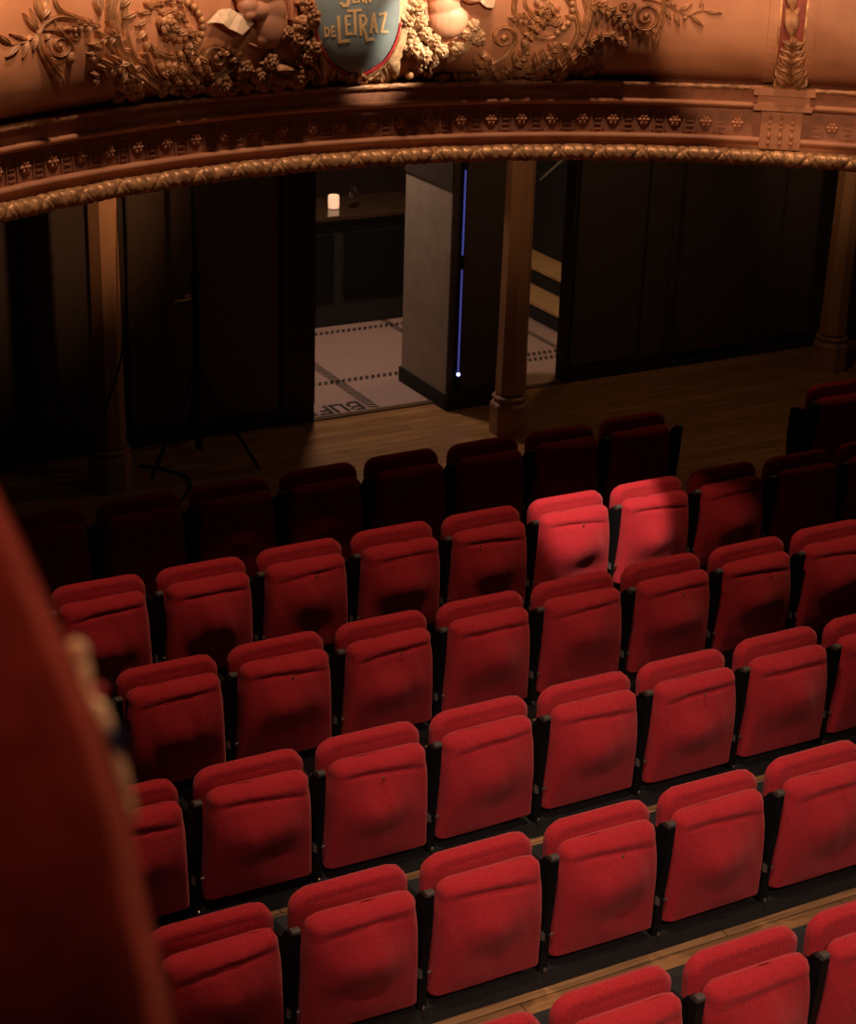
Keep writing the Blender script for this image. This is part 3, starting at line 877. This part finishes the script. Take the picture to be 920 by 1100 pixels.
# left and right putto torsos and their attributes
def remesh(o, vox=.005):
    r = o.modifiers.new('remesh', 'REMESH'); r.mode = 'VOXEL'; r.voxel_size = vox; r.use_smooth_shade = True
    s = o.modifiers.new('smooth', 'SMOOTH'); s.iterations = 8; s.factor = .6
def pball(mb, px, py, rx, rz, ry, h):
    p = sp(px, py, h, h); th, _ = px_belly(px, py)
    mb.ball(p, rx*MPX, ry*MPX, rz*MPX, 16, 12, Matrix.Rotation(-th, 3, 'Z'))
mb = MB()
pball(mb, 291, 30, 15, 19, 10, .01); pball(mb, 293, 12, 14, 16, 9, .012); pball(mb, 284, 42, 9, 8, 7, .008)
pball(mb, 277, 12, 11, 8, 8, .03); pball(mb, 266, 6, 11, 8, 8, .035); pball(mb, 268, 16, 6, 5, 5, .045); pball(mb, 262, -8, 12, 10, 9, .03)
pball(mb, 288, -12, 20, 16, 12, .012)
o = bpart(mb, 'putto_figure', flesh); remesh(o)
mb = MB()
pball(mb, 482, 22, 21, 17, 11, .012); pball(mb, 478, 6, 17, 15, 10, .014); pball(mb, 472, -12, 16, 16, 12, .014); pball(mb, 492, -8, 13, 8, 8, .04); pball(mb, 508, -3, 11, 6, 7, .05)
o = bpart(mb, 'putto_figure', flesh); remesh(o)
for P_, a_, b_, rb_ in (([(301, -8), (302, 20), (300, 38), (292, 49), (278, 50), (266, 46)], 5, 4, False), ([(308, -8), (311, 14), (314, 32)], 5, 3, True), ([(317, -8), (317, 12), (318, 26)], 4, 3, True),
                     ([(458, -8), (457, 15), (468, 32), (484, 40), (498, 36), (503, 24)], 5, 4, False), ([(453, -8), (452, 10), (450, 24)], 4, 3, True)):
    relief_part(lambda mb: stem(mb, P_, a_, b_, 1.1, ribs=rb_), 'drapery_fold', flesh)
# open book held by left putto
def book(P, name):
    mb = MB()
    # P: polygon ordered spine/far corners, with heights
    for side in P:
        top = [sp(x, y, h, h) for x, y, h in side]
        bot = [sp(x, y, h-.014, h) for x, y, h in side]
        n = len(side)
        mb.add(top+bot, [tuple(range(n)), tuple(reversed(range(n, 2*n)))]+[(i, (i+1) % n, (i+1) % n+n, i+n) for i in range(n)])
    o = bpart(mb, name, page, smooth=False)
    b = o.modifiers.new('b', 'BEVEL'); b.width = .003; b.segments = 2
    return o
book([[(223, 25, .062), (232, 24.5, .07), (240, 26, .064), (246, 31, .058), (256, 14, .03), (248, 9, .034), (241, 9.5, .034), (236, 11, .03)],
      [(246, 31, .058), (254, 34, .07), (261, 38, .066), (273, 26, .034), (268, 18, .036), (262, 12, .036), (256, 14, .03)]], 'open_book')
book([[(505, 4, .055), (514, 0, .06), (523, 8, .065), (531, 9, .055), (534, -6, .03), (520, -12, .03), (508, -8, .03)]], 'open_book')

# --- right side ornaments
def f(mb):
    scroll(mb, 541, 40, 14, 4, 30, 1.2, 6, 4, 1.2, sgn=-1, lift=.006)
    stem(mb, [(508, 64), (525, 66), (542, 58), (553, 44)], 7, 5, 1.2)
    stem(mb, [(520, 74), (540, 80), (560, 78), (575, 68)], 7, 4, 1.2)
    acanthus(mb, [(525, 58), (520, 66), (530, 74)], 13, 3, 1.3, lift=.01); acanthus(mb, [(552, 66), (560, 60), (566, 52)], 14, 3, 1.2)
    leaf(mb, (512, 76), (536, 84), 8, 1.2, lift=.01); leaf(mb, (540, 84), (568, 84), 8, 1.2, lift=.01)
    acanthus(mb, [(575, 70), (585, 62), (596, 48)], 18, 4, 1.2, lift=.004)
    stem(mb, [(560, 74), (575, 66), (598, 68)], 4, 3, 1)
relief_part(f, 'lower_scroll')
def f(mb):
    scroll(mb, 585, 8, 33, 32, -110, .92, 7, 6, 1.0, sgn=-1)
    for k in range(9):
        a = math.radians(-50+k*14); berry(mb, 585+30*math.cos(a), 8+30*math.sin(a), 3.0, .012)
    scroll(mb, 578, 2, 15, 6, 200, .8, 5, 4, 1, sgn=-1)
    acanthus(mb, [(592, 4), (583, 16), (574, 30), (564, 44)], 17, 5, 1.4, lift=.014)
    flower(mb, 586, 10, 8, 5, .03)
    acanthus(mb, [(575, 20), (562, 20), (551, 19)], 13, 4, 1.4, lift=.012)
    acanthus(mb, [(580, 24), (594, 24), (600, 10)], 12, 3, 1.2, lift=.01)
relief_part(f, 'scroll_ring')
def f(mb):
    stem(mb, [(637, -8), (634, 18), (626, 42), (612, 62), (596, 76)], 14, 14, .8)
    stem(mb, [(607, -8), (618, 12), (622, 32), (612, 52), (602, 66)], 8, 7, .9)
    stem(mb, [(626, -8), (630, 8), (632, 24)], 6, 5, .9)
    for b, t, w in [((622, 30), (632, 40), 8), ((612, 50), (602, 46), 8), ((604, 18), (597, 28), 9), ((618, 20), (607, 16), 8), ((606, 66), (616, 70), 8), ((604, 30), (610, 22), 7)]:
        leaf(mb, b, t, w, 1.1)
    berry(mb, 588, 77, 4, .012); acanthus(mb, [(592, 78), (582, 80), (570, 82)], 14, 3, 1.3, lift=.01)
relief_part(f, 'ribbed_stem')
def f(mb):
    acanthus(mb, [(600, 74), (618, 58), (634, 44), (655, 38), (670, 46)], 15, 7, 1.4, lift=.012)
    acanthus(mb, [(634, 4), (650, 8), (662, 18), (672, 28)], 17, 5, 1.1)
    acanthus(mb, [(632, 66), (640, 56), (646, 54)], 11, 3, 1.1); acanthus(mb, [(618, 84), (634, 76), (648, 70)], 11, 4, 1.1)
    acanthus(mb, [(612, 86), (622, 84), (628, 88)], 10, 2, 1.2); leaf(mb, (641, 28), (643, 16), 6); leaf(mb, (636, 56), (648, 58), 7)
relief_part(f, 'acanthus_leaf')
def f(mb):
    scroll(mb, 694, 17, 18, 3.5, -130, 1.75, 6, 3.5, 1, sgn=-1)
    for k in range(7):
        a = math.radians(200-k*26); leaf(mb, (694+15*math.cos(a), 17+15*math.sin(a)), (694+21*math.cos(a-.3), 17+21*math.sin(a-.3)), 6)
    stem(mb, [(712, -4), (713, 12), (709, 26), (704, 36)], 5, 8, 1.0); leaf(mb, (706, 33), (703, 52), 9)
    scroll(mb, 671, 6, 6, 2, 0, 1.1, 3.5, 2.5, 1, sgn=1)
relief_part(f, 'scroll_tendril')
def f(mb):
    stem(mb, [(690, -2), (708, 2), (722, 8), (734, 15), (742, 18)], 3.5, 2.5); stem(mb, [(740, 17), (752, 12), (760, 12)], 2.5, 2); stem(mb, [(752, 13), (756, 8), (755, 2)], 2, 1.5)
    for b, t, w in [((714, 8), (721, 21), 7), ((725, 12), (730, 29), 7), ((742, 17), (756, 28), 6), ((730, 11), (744, 4), 6), ((758, 12), (776, 14), 5), ((752, 8), (755, -3), 4), ((712, 0), (726, -6), 6), ((720, 3), (727, 6), 5)]:
        leaf(mb, b, t, w)
    berry(mb, 736, 19, 2.5)
relief_part(f, 'leaf_spray')
# pilaster foliage
def f(mb):
    acanthus(mb, [(850, 97), (850, 80), (851, 62), (852, 48)], 30, 6, 1.1, lift=.018)
    leaf(mb, (846, 96), (834, 78), 14, 1.2, lift=.018); leaf(mb, (854, 96), (866, 80), 14, 1.2, lift=.018)
    leaf(mb, (846, 78), (836, 62), 12, 1.2, lift=.018); leaf(mb, (855, 78), (864, 60), 12, 1.2, lift=.018)
relief_part(f, 'acanthus_base', relief, pp)
def f(mb):
    leaf(mb, (850, 8), (851, 42), 20, .5, lift=.014); leaf(mb, (850, -20), (852, 14), 18, .5, lift=.014)
    leaf(mb, (852, 18), (860, 8), 8, .5, lift=.014); leaf(mb, (850, 18), (843, 8), 8, .5, lift=.014)
relief_part(f, 'leaf_pendant', relief, pp)

# ------------------------------------------------------------------ columns
def column(bx, by, label):
    e = empty('column', (bx, by, 0)); tag(e, label, 'column', 'octagonal iron columns under the balcony')
    ph = PI/8
    m_ = MB(); m_.lathe([(.112, .30), (.106, .6), (.100, 1.6), (.098, 2.70)], n=8, phase=ph); m_.build('shaft', colm, e, smooth=False)
    m_ = MB(); m_.lathe([(.120, .285), (.134, .275), (.134, .262), (.118, .25), (.118, .238), (.140, .225), (.146, .208), (.146, .196), (.136, .188)], n=8, phase=ph); m_.build('base_ring', colm, e, smooth=False)
    m_ = MB(); m_.lathe([(.140, 0), (.140, .19)], n=8, phase=ph); m_.build('pedestal', colm, e, smooth=False)
    return e
cC = onZ(552.5, 467); cL = onZ(124, 528); cR = onZ(897, 399)
column(cL.x, cL.y+.08, 'tan octagonal column at the left with a black cable hanging down it')
column(cC.x, cC.y+.08, 'tan octagonal column in front of the two lit doorways, right of the grey partition')
column(cR.x, cR.y+.08, 'dim tan octagonal column at the right edge of the picture')

# cable on left column
e = MB(); yc_ = cL.y-.06
P = [onY(134, 205, yc_+.05), onY(136, 260, yc_), onY(135, 330, yc_), onY(130, 385, yc_), onY(118, 425, yc_), onY(104, 465, yc_-.02), onY(101, 490, yc_-.03)]
e.tube(catmull([tuple(p) for p in P]), .008, 8)
tag(e.build('cable', blackm), 'black cable hanging in a curve down the left column', 'cable')
e = MB(); P = [onZ(150, 500, .01), onZ(175, 504, .01), onZ(200, 512, .01), onZ(204, 526, .01), onZ(192, 540, .01)]
e.tube(catmull([tuple(p) for p in P]), .010, 8); tag(e.build('cable', blackm), 'black cable lying in a loop on the boards behind the back row', 'cable')
# tripod stand
base = onZ(214, 500)
e = empty('tripod_stand', (base.x, base.y, 0)); tag(e, 'tall black tripod stand in front of the dark double door', 'stand')
m_ = MB(); m_.tube([(0, 0, .12), (0, 0, 1.3)], .024, 12); m_.tube([(0, 0, 1.3), (0, 0, 2.62)], .017, 12); m_.build('pole', blackm, e)
m_ = MB(); m_.tube([(0, 0, .60), (0, 0, .68)], .040, 12); m_.build('collar', blackm, e)
m_ = MB(); m_.tube([(0, 0, 1.27), (0, 0, 1.33)], .034, 12); m_.build('collar', blackm, e)
for a in (200, 320, 80):
    a = math.radians(a); m_ = MB(); m_.tube([(.03*math.cos(a), .03*math.sin(a), .64), (.42*math.cos(a), .42*math.sin(a), .02)], .013, 8)
    m_.tube([(0, 0, .2), (.24*math.cos(a), .24*math.sin(a), .30)], .008, 8); m_.build('leg', blackm, e)
m_ = MB(); m_.box(-.09, .09, -.07, .07, 2.1, 2.55); m_.build('lamp_head', blackm, e, bevel=.01, smooth=False)

# ------------------------------------------------------------------ mosaic borders and word
def border(mb, a, b, w=.07, step=.050, double=False):
    a = Vector(a); b = Vector(b); d = (b-a); L = d.length; d.normalize(); n = Vector((-d.y, d.x, 0)); k = 0; s = 0
    while s < L:
        for off in ((-.5, .5),):
            p = a+d*s
            q = [p+n*(w*off[0]), p+n*(w*off[0])+d*step*.55, p+n*(w*off[1])+d*(step*1.25), p+n*(w*off[1])+d*step*.7]
            mb.add([Vector((v.x, v.y, .0052)) for v in q]+[Vector((v.x, v.y, .003)) for v in q], [(0, 1, 2, 3), (4, 7, 6, 5), (0, 4, 5, 1), (1, 5, 6, 2), (2, 6, 7, 3), (3, 7, 4, 0)])
        s += step
mb = MB()
yA = onZ(380, 354.5).y; yB = onZ(380, 408).y; 
p1 = onZ(330, 388); p2 = onZ(405, 440)
border(mb, (XL-.6, yA, 0), (XP+1.6, yA, 0)); border(mb, (XL-.6, yB, 0), (XP+1.6, yB, 0))
xv = (p1.x+p2.x)/2
border(mb, (xv, YW+.05, 0), (xv, yA+1.2, 0), .085)
border(mb, (onZ(428, 362).x+.1, YW+.05, 0), (onZ(428, 362).x+.1, yA+1.2, 0), .06)
q1 = onZ(592, 384); border(mb, (xR0, q1.y, 0), (xR1+1.2, q1.y, 0))
q2 = onZ(590, 369); border(mb, (q2.x, YW+.05, 0), (q2.x, q2.y+2, 0), .06)
struct(mb.build('floor_mosaic_border', tess, smooth=False))
# BUFFET, read from inside the room
mb = MB()
cell = 0.021
pL = onZ(392, 436.5); 
glyph = {'B': ['1110', '1001', '1110', '1001', '1001', '1110'], 'U': ['1001', '1001', '1001', '1001', '1001', '1111'], 'F': ['1111', '1000', '1110', '1000', '1000', '1000'],
         'E': ['1111', '1000', '1110', '1000', '1000', '1111'], 'T': ['1110', '0100', '0100', '0100', '0100', '0100']}
tw = .0275; thh = .0295
xcur = onZ(391, 437).x; yfar = YW+.06   # rotated by half a turn: B at the right, foot of the letters far away
for ch in 'BUFFET':
    g = glyph[ch]
    for r_, row in enumerate(g):
        for c_, v in enumerate(row):
            if v == '1':
                # local: x right, y up when read from inside -> world: -x, -y
                X1 = xcur-c_*tw; Y1 = yfar+(r_)*thh
                q = [(X1-tw, Y1), (X1, Y1), (X1, Y1+thh), (X1-tw, Y1+thh)]
                mb.add([(x, y, .0056) for x, y in q]+[(x, y, .003) for x, y in q], [(0, 1, 2, 3), (4, 7, 6, 5), (0, 4, 5, 1), (1, 5, 6, 2), (2, 6, 7, 3), (3, 7, 4, 0)])
    xcur -= tw*len(g[0])+.020
struct(mb.build('floor_mosaic_lettering', tess, smooth=False))
slab('trim_threshold', XL, xR1, YW-.03, YW+.03, 0, .010, mat('threshold_wood', (.12, .07, .035), .45))

# ------------------------------------------------------------------ buffet room
yc = onZ(375, 350).y
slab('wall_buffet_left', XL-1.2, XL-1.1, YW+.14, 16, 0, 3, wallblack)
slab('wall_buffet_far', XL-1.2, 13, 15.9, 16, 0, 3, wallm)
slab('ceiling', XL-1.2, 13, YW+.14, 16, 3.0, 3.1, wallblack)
ctop = 0.95
e = empty('bar_counter', (XL+.6, yc, 0)); tag(e, 'dark wooden bar counter with glossy top inside the buffet room', 'counter')
m_ = MB(); m_.box(-1.6, 1.35, .03, .55, 0, ctop-.04)
m_.build('counter_body', wallblack, e, smooth=False)
m_ = MB()
for k in range(4): m_.box(-1.5+k*.7, -.9+k*.7, .005, .03, .25, ctop-.15)
m_.build('front_panel', blackm, e, smooth=False, bevel=.006)
m_ = MB(); m_.box(-1.65, 1.4, -.03, .60, ctop-.04, ctop); m_.build('counter_top', mat('glossy_dark_top', (.06, .035, .02), .18), e, smooth=False, bevel=.006)
cp = onZ(358.5, 224, ctop)
e = empty('candle_lamp', (cp.x, cp.y, ctop)); tag(e, 'small glowing frosted candle lamp on the bar counter', 'lamp')
m_ = MB(); m_.lathe([(.034, .003), (.044, .006), (.046, .03), (.046, .10), (.042, .112), (.040, .108)], n=24)
m_.build('frosted_glass', mat('candle_glow', (.8, .6, .45), .4, emit=(1, .56, .33), estr=.85), e)
m_ = MB(); m_.lathe([(.045, 0), (.047, .003), (.030, .006)], n=24); m_.build('foot', blackm, e)
gp = onZ(379, 222, ctop)
glass = mat('clear_glass', (.9, .9, .9), .03); glass.node_tree.nodes['Principled BSDF'].inputs['Transmission Weight'].default_value = 1
e = empty('wine_glass', (gp.x, gp.y, ctop)); tag(e, 'clear round-bowled wine glass right of the candle lamp on the counter', 'glass')
m_ = MB(); m_.lathe([(.034, 0), (.034, .002), (.006, .006), (.004, .012), (.004, .06)], n=20); m_.build('stem', glass, e)
m_ = MB(); m_.lathe([(.004, .06), (.028, .075), (.043, .105), (.041, .14), (.031, .165), (.0295, .165), (.039, .14), (.041, .106), (.026, .078), (.003, .064)], n=20); m_.build('bowl', glass, e)

# ------------------------------------------------------------------ stairs behind (with an added black wall darkening the space above) the right doorway
s0 = onZ(590, 354)
e = empty('staircase', (s0.x, s0.y, 0)); tag(e, 'warm-lit stone steps rising behind the centre column doorway', 'stairs')
for k in range(2):
    m_ = MB(); m_.box(k*.27, k*.27+.30, -.9, 1.6, k*.165+.135, k*.165+.165); m_.build('tread', stairm, e, smooth=False, bevel=.004)
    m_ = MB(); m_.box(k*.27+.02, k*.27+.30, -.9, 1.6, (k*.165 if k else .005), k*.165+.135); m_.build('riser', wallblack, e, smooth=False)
slab('stair_dark_block', s0.x+.58, s0.x+.68, YW+.2, s0.y+1.7, 0, 3.0, wallblack)  # black block added so the space above the steps stays dark
e = MB(); a = onY(585, 190, s0.y-.2); b = onY(612, 166, s0.y-.2)
d_ = (b-a)
e.tube([a-d_*.15, b+d_*2], .014, 10)
tag(e.build('handrail', armwood), 'slim sloping stair handrail just right of the centre column top', 'handrail')

# ------------------------------------------------------------------ near left box partition, out of focus
DEP = 0.95
def near(px, py, dep): 
    return EYE+ray(px, py)*dep
sil = [(-80, 380), (-30, 470), (0, 533), (28, 590), (52, 645), (72, 690), (92, 735), (112, 785), (126, 830), (140, 875), (150, 930), (162, 985), (176, 1040), (188, 1110), (196, 1180)]
cs = catmull(sil, 4)
e = empty('box_partition', tuple(near(0, 900, DEP)))
tag(e, 'blurred dark red padded box partition close to the camera at left', 'partition')
def npart(mb, name, m):
    o = mb.build(name, m); o.parent = e; o.location = -Vector(e.location); return o
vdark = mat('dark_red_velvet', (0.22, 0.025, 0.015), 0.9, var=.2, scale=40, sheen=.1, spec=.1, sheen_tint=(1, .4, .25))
mb = MB(); rs = []
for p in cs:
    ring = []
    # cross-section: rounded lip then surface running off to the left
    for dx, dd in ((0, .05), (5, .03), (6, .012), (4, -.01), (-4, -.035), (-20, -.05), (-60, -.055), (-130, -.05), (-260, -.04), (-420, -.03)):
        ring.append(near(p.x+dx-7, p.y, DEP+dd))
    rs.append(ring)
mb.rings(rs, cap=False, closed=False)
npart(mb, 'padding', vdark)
mb = MB()
for x, y, r, sq in ((86, 705, 10, 1.8), (90, 728, 8, 1.2), (96, 748, 8, 1.0), (106, 764, 11, 1.1), (112, 776, 9, 1.2), (138, 868, 6, 1.2), (134, 850, 5, 1.5)):
    mb.ball(near(x, y, DEP-.01), r/FPX*DEP, r/FPX*DEP, r*sq/FPX*DEP, 12, 8)
P = [near(78, 690, DEP-.005), near(90, 715, DEP-.01), near(94, 745, DEP-.01), near(110, 770, DEP-.01), near(124, 806, DEP-.01), near(134, 845, DEP-.01), near(141, 880, DEP-.005)]
mb.tube(catmull([tuple(p) for p in P]), .0035, 8)
npart(mb, 'gilt_carving', relief_pale)
mb = MB(); mb.ball(near(106, 742, DEP-.02), 7/FPX*DEP, n=12, m=8); npart(mb, 'red_boss', redtrim)
mb = MB(); mb.ball(near(126, 798, DEP-.012), 9/FPX*DEP, 9/FPX*DEP, 22/FPX*DEP, n=12, m=8, R=Matrix.Rotation(-.35, 3, 'Y')); npart(mb, 'blue_enamel_boss', mat('deep_blue', (.015, .018, .05), .3))

# ------------------------------------------------------------------ lights
def light(kind, name, loc, target, power, col, size=.5, spot=60, blend=.5):
    l = bpy.data.lights.new(name, kind); l.energy = power; l.color = col
    if kind == 'AREA': l.shape = 'DISK'; l.size = size
    if kind == 'SPOT': l.spot_size = math.radians(spot); l.spot_blend = blend; l.shadow_soft_size = size
    if kind == 'POINT': l.shadow_soft_size = size
    o = bpy.data.objects.new(name, l); C.objects.link(o); o.location = loc
    if target is not None:
        d = Vector(target)-Vector(loc); o.rotation_euler = d.to_track_quat('-Z', 'Y').to_euler()
    return o
light('AREA', 'chandelier_light', (3.6, 5.1, 10.2), (3.8, 6.0, 0), 330, (1.0, .64, .44), .6)
light('SPOT', 'front_key_spot', (0.8, 1.6, 9.6), (3.7, 4.9, .5), 1250, (1.0, .70, .60), .12, 25, .9)
light('SPOT', 'front_low_spot', (0.9, -1.2, 6.4), (3.8, 4.7, .4), 780, (1.0, .70, .60), .05, 22, .9)
for i_, (deg_, pw) in enumerate(((-32, 4600), (-15, 3200), (2, 2900), (18, 3600), (34, 3000))):
    t_ = math.radians(deg_); tgt = arc(t_, BR, 4.42)
    light('SPOT', 'balcony_spot', (3.0+i_*.25, 3.0, 8.4), tuple(tgt), pw, (1.0, .64, .40), .05, 18, 1.0)
light('SPOT', 'balcony_side_spot', (0.6, 1.2, 5.6), tuple(arc(math.radians(37), BR, 3.46)), 1100, (1.0, .58, .34), .05, 10.8, .3)
light('SPOT', 'relief_fill', (1.6, 1.0, 5.6), tuple(arc(math.radians(14), BR, 3.62)), 950, (1.0, .66, .42), .04, 8.8, .5)  # unseen fill lights added to brighten the scroll relief
light('SPOT', 'relief_fill', (4.6, .8, 5.6), tuple(arc(math.radians(-15), BR, 3.66)), 520, (1.0, .64, .40), .04, 9.0, .5)
light('SPOT', 'stage_spot', (7.2, 2.6, 7.2), tuple(sp(448, 28, 0)), 6200, (1.0, .80, .60), .03, 3.7, .6)
light('SPOT', 'seat_spot', (2.5, 3.5, 9.0), tuple(onY(642, 556, YR2+.1)), 5200, (1.0, .74, .68), .03, 5.2, .45)
light('AREA', 'buffet_lamp', (XL+.5, YW+1.0, 2.95), (XL+.6, YW+.9, 0), 29, (1.0, .66, .50), .3)
light('POINT', 'stair_lamp', (s0.x+.2, s0.y-.4, 2.4), None, 22, (1.0, .52, .2), .1)
light('SPOT', 'column_fill', (4.2, 9.1, 2.66), (3.52, 10.6, 2.2), 110, (1.0, .50, .24), .05, 60, 1)  # unseen lights added under the balcony to brighten the columns
light('SPOT', 'column_fill', (5.3, 9.4, 2.66), (6.35, 10.45, 1.9), 19, (1.0, .56, .28), .05, 55, 1)
light('SPOT', 'column_fill', (8.8, 9.6, 2.66), (9.5, 10.7, 1.9), 22, (1.0, .58, .28), .05, 55, 1)
light('POINT', 'aisle_fill', (7.8, 9.6, 2.5), None, 12, (1.0, .56, .28), .06)  # unseen lights added to lift the dark wall and aisle
light('POINT', 'aisle_fill', (4.3, 9.6, 2.5), None, 1.5, (1.0, .56, .28), .06)
light('SPOT', 'near_edge_fill', (-1.2, -1.0, 6.4), tuple(near(20, 470, DEP)), 120, (1.0, .50, .32), .1, 11, 1)  # unseen light added to brighten the near partition
light('SPOT', 'near_carving_fill', (1.8, 1.2, 6.4), tuple(near(98, 735, DEP)), 130, (1.0, .66, .42), .05, 9, 1)  # unseen light added to brighten the gilt carving

w = bpy.data.worlds.new('world'); bpy.context.scene.world = w; w.use_nodes = True
w.node_tree.nodes['Background'].inputs[0].default_value = (.55, .85, .85, 1)
w.node_tree.nodes['Background'].inputs[1].default_value = .007
sc = bpy.context.scene
sc.view_settings.view_transform = 'Standard'; sc.view_settings.look = 'None'; sc.view_settings.exposure = 0; sc.view_settings.gamma = 1
sc.view_settings.use_curve_mapping = False
sc.cycles.use_denoising = True
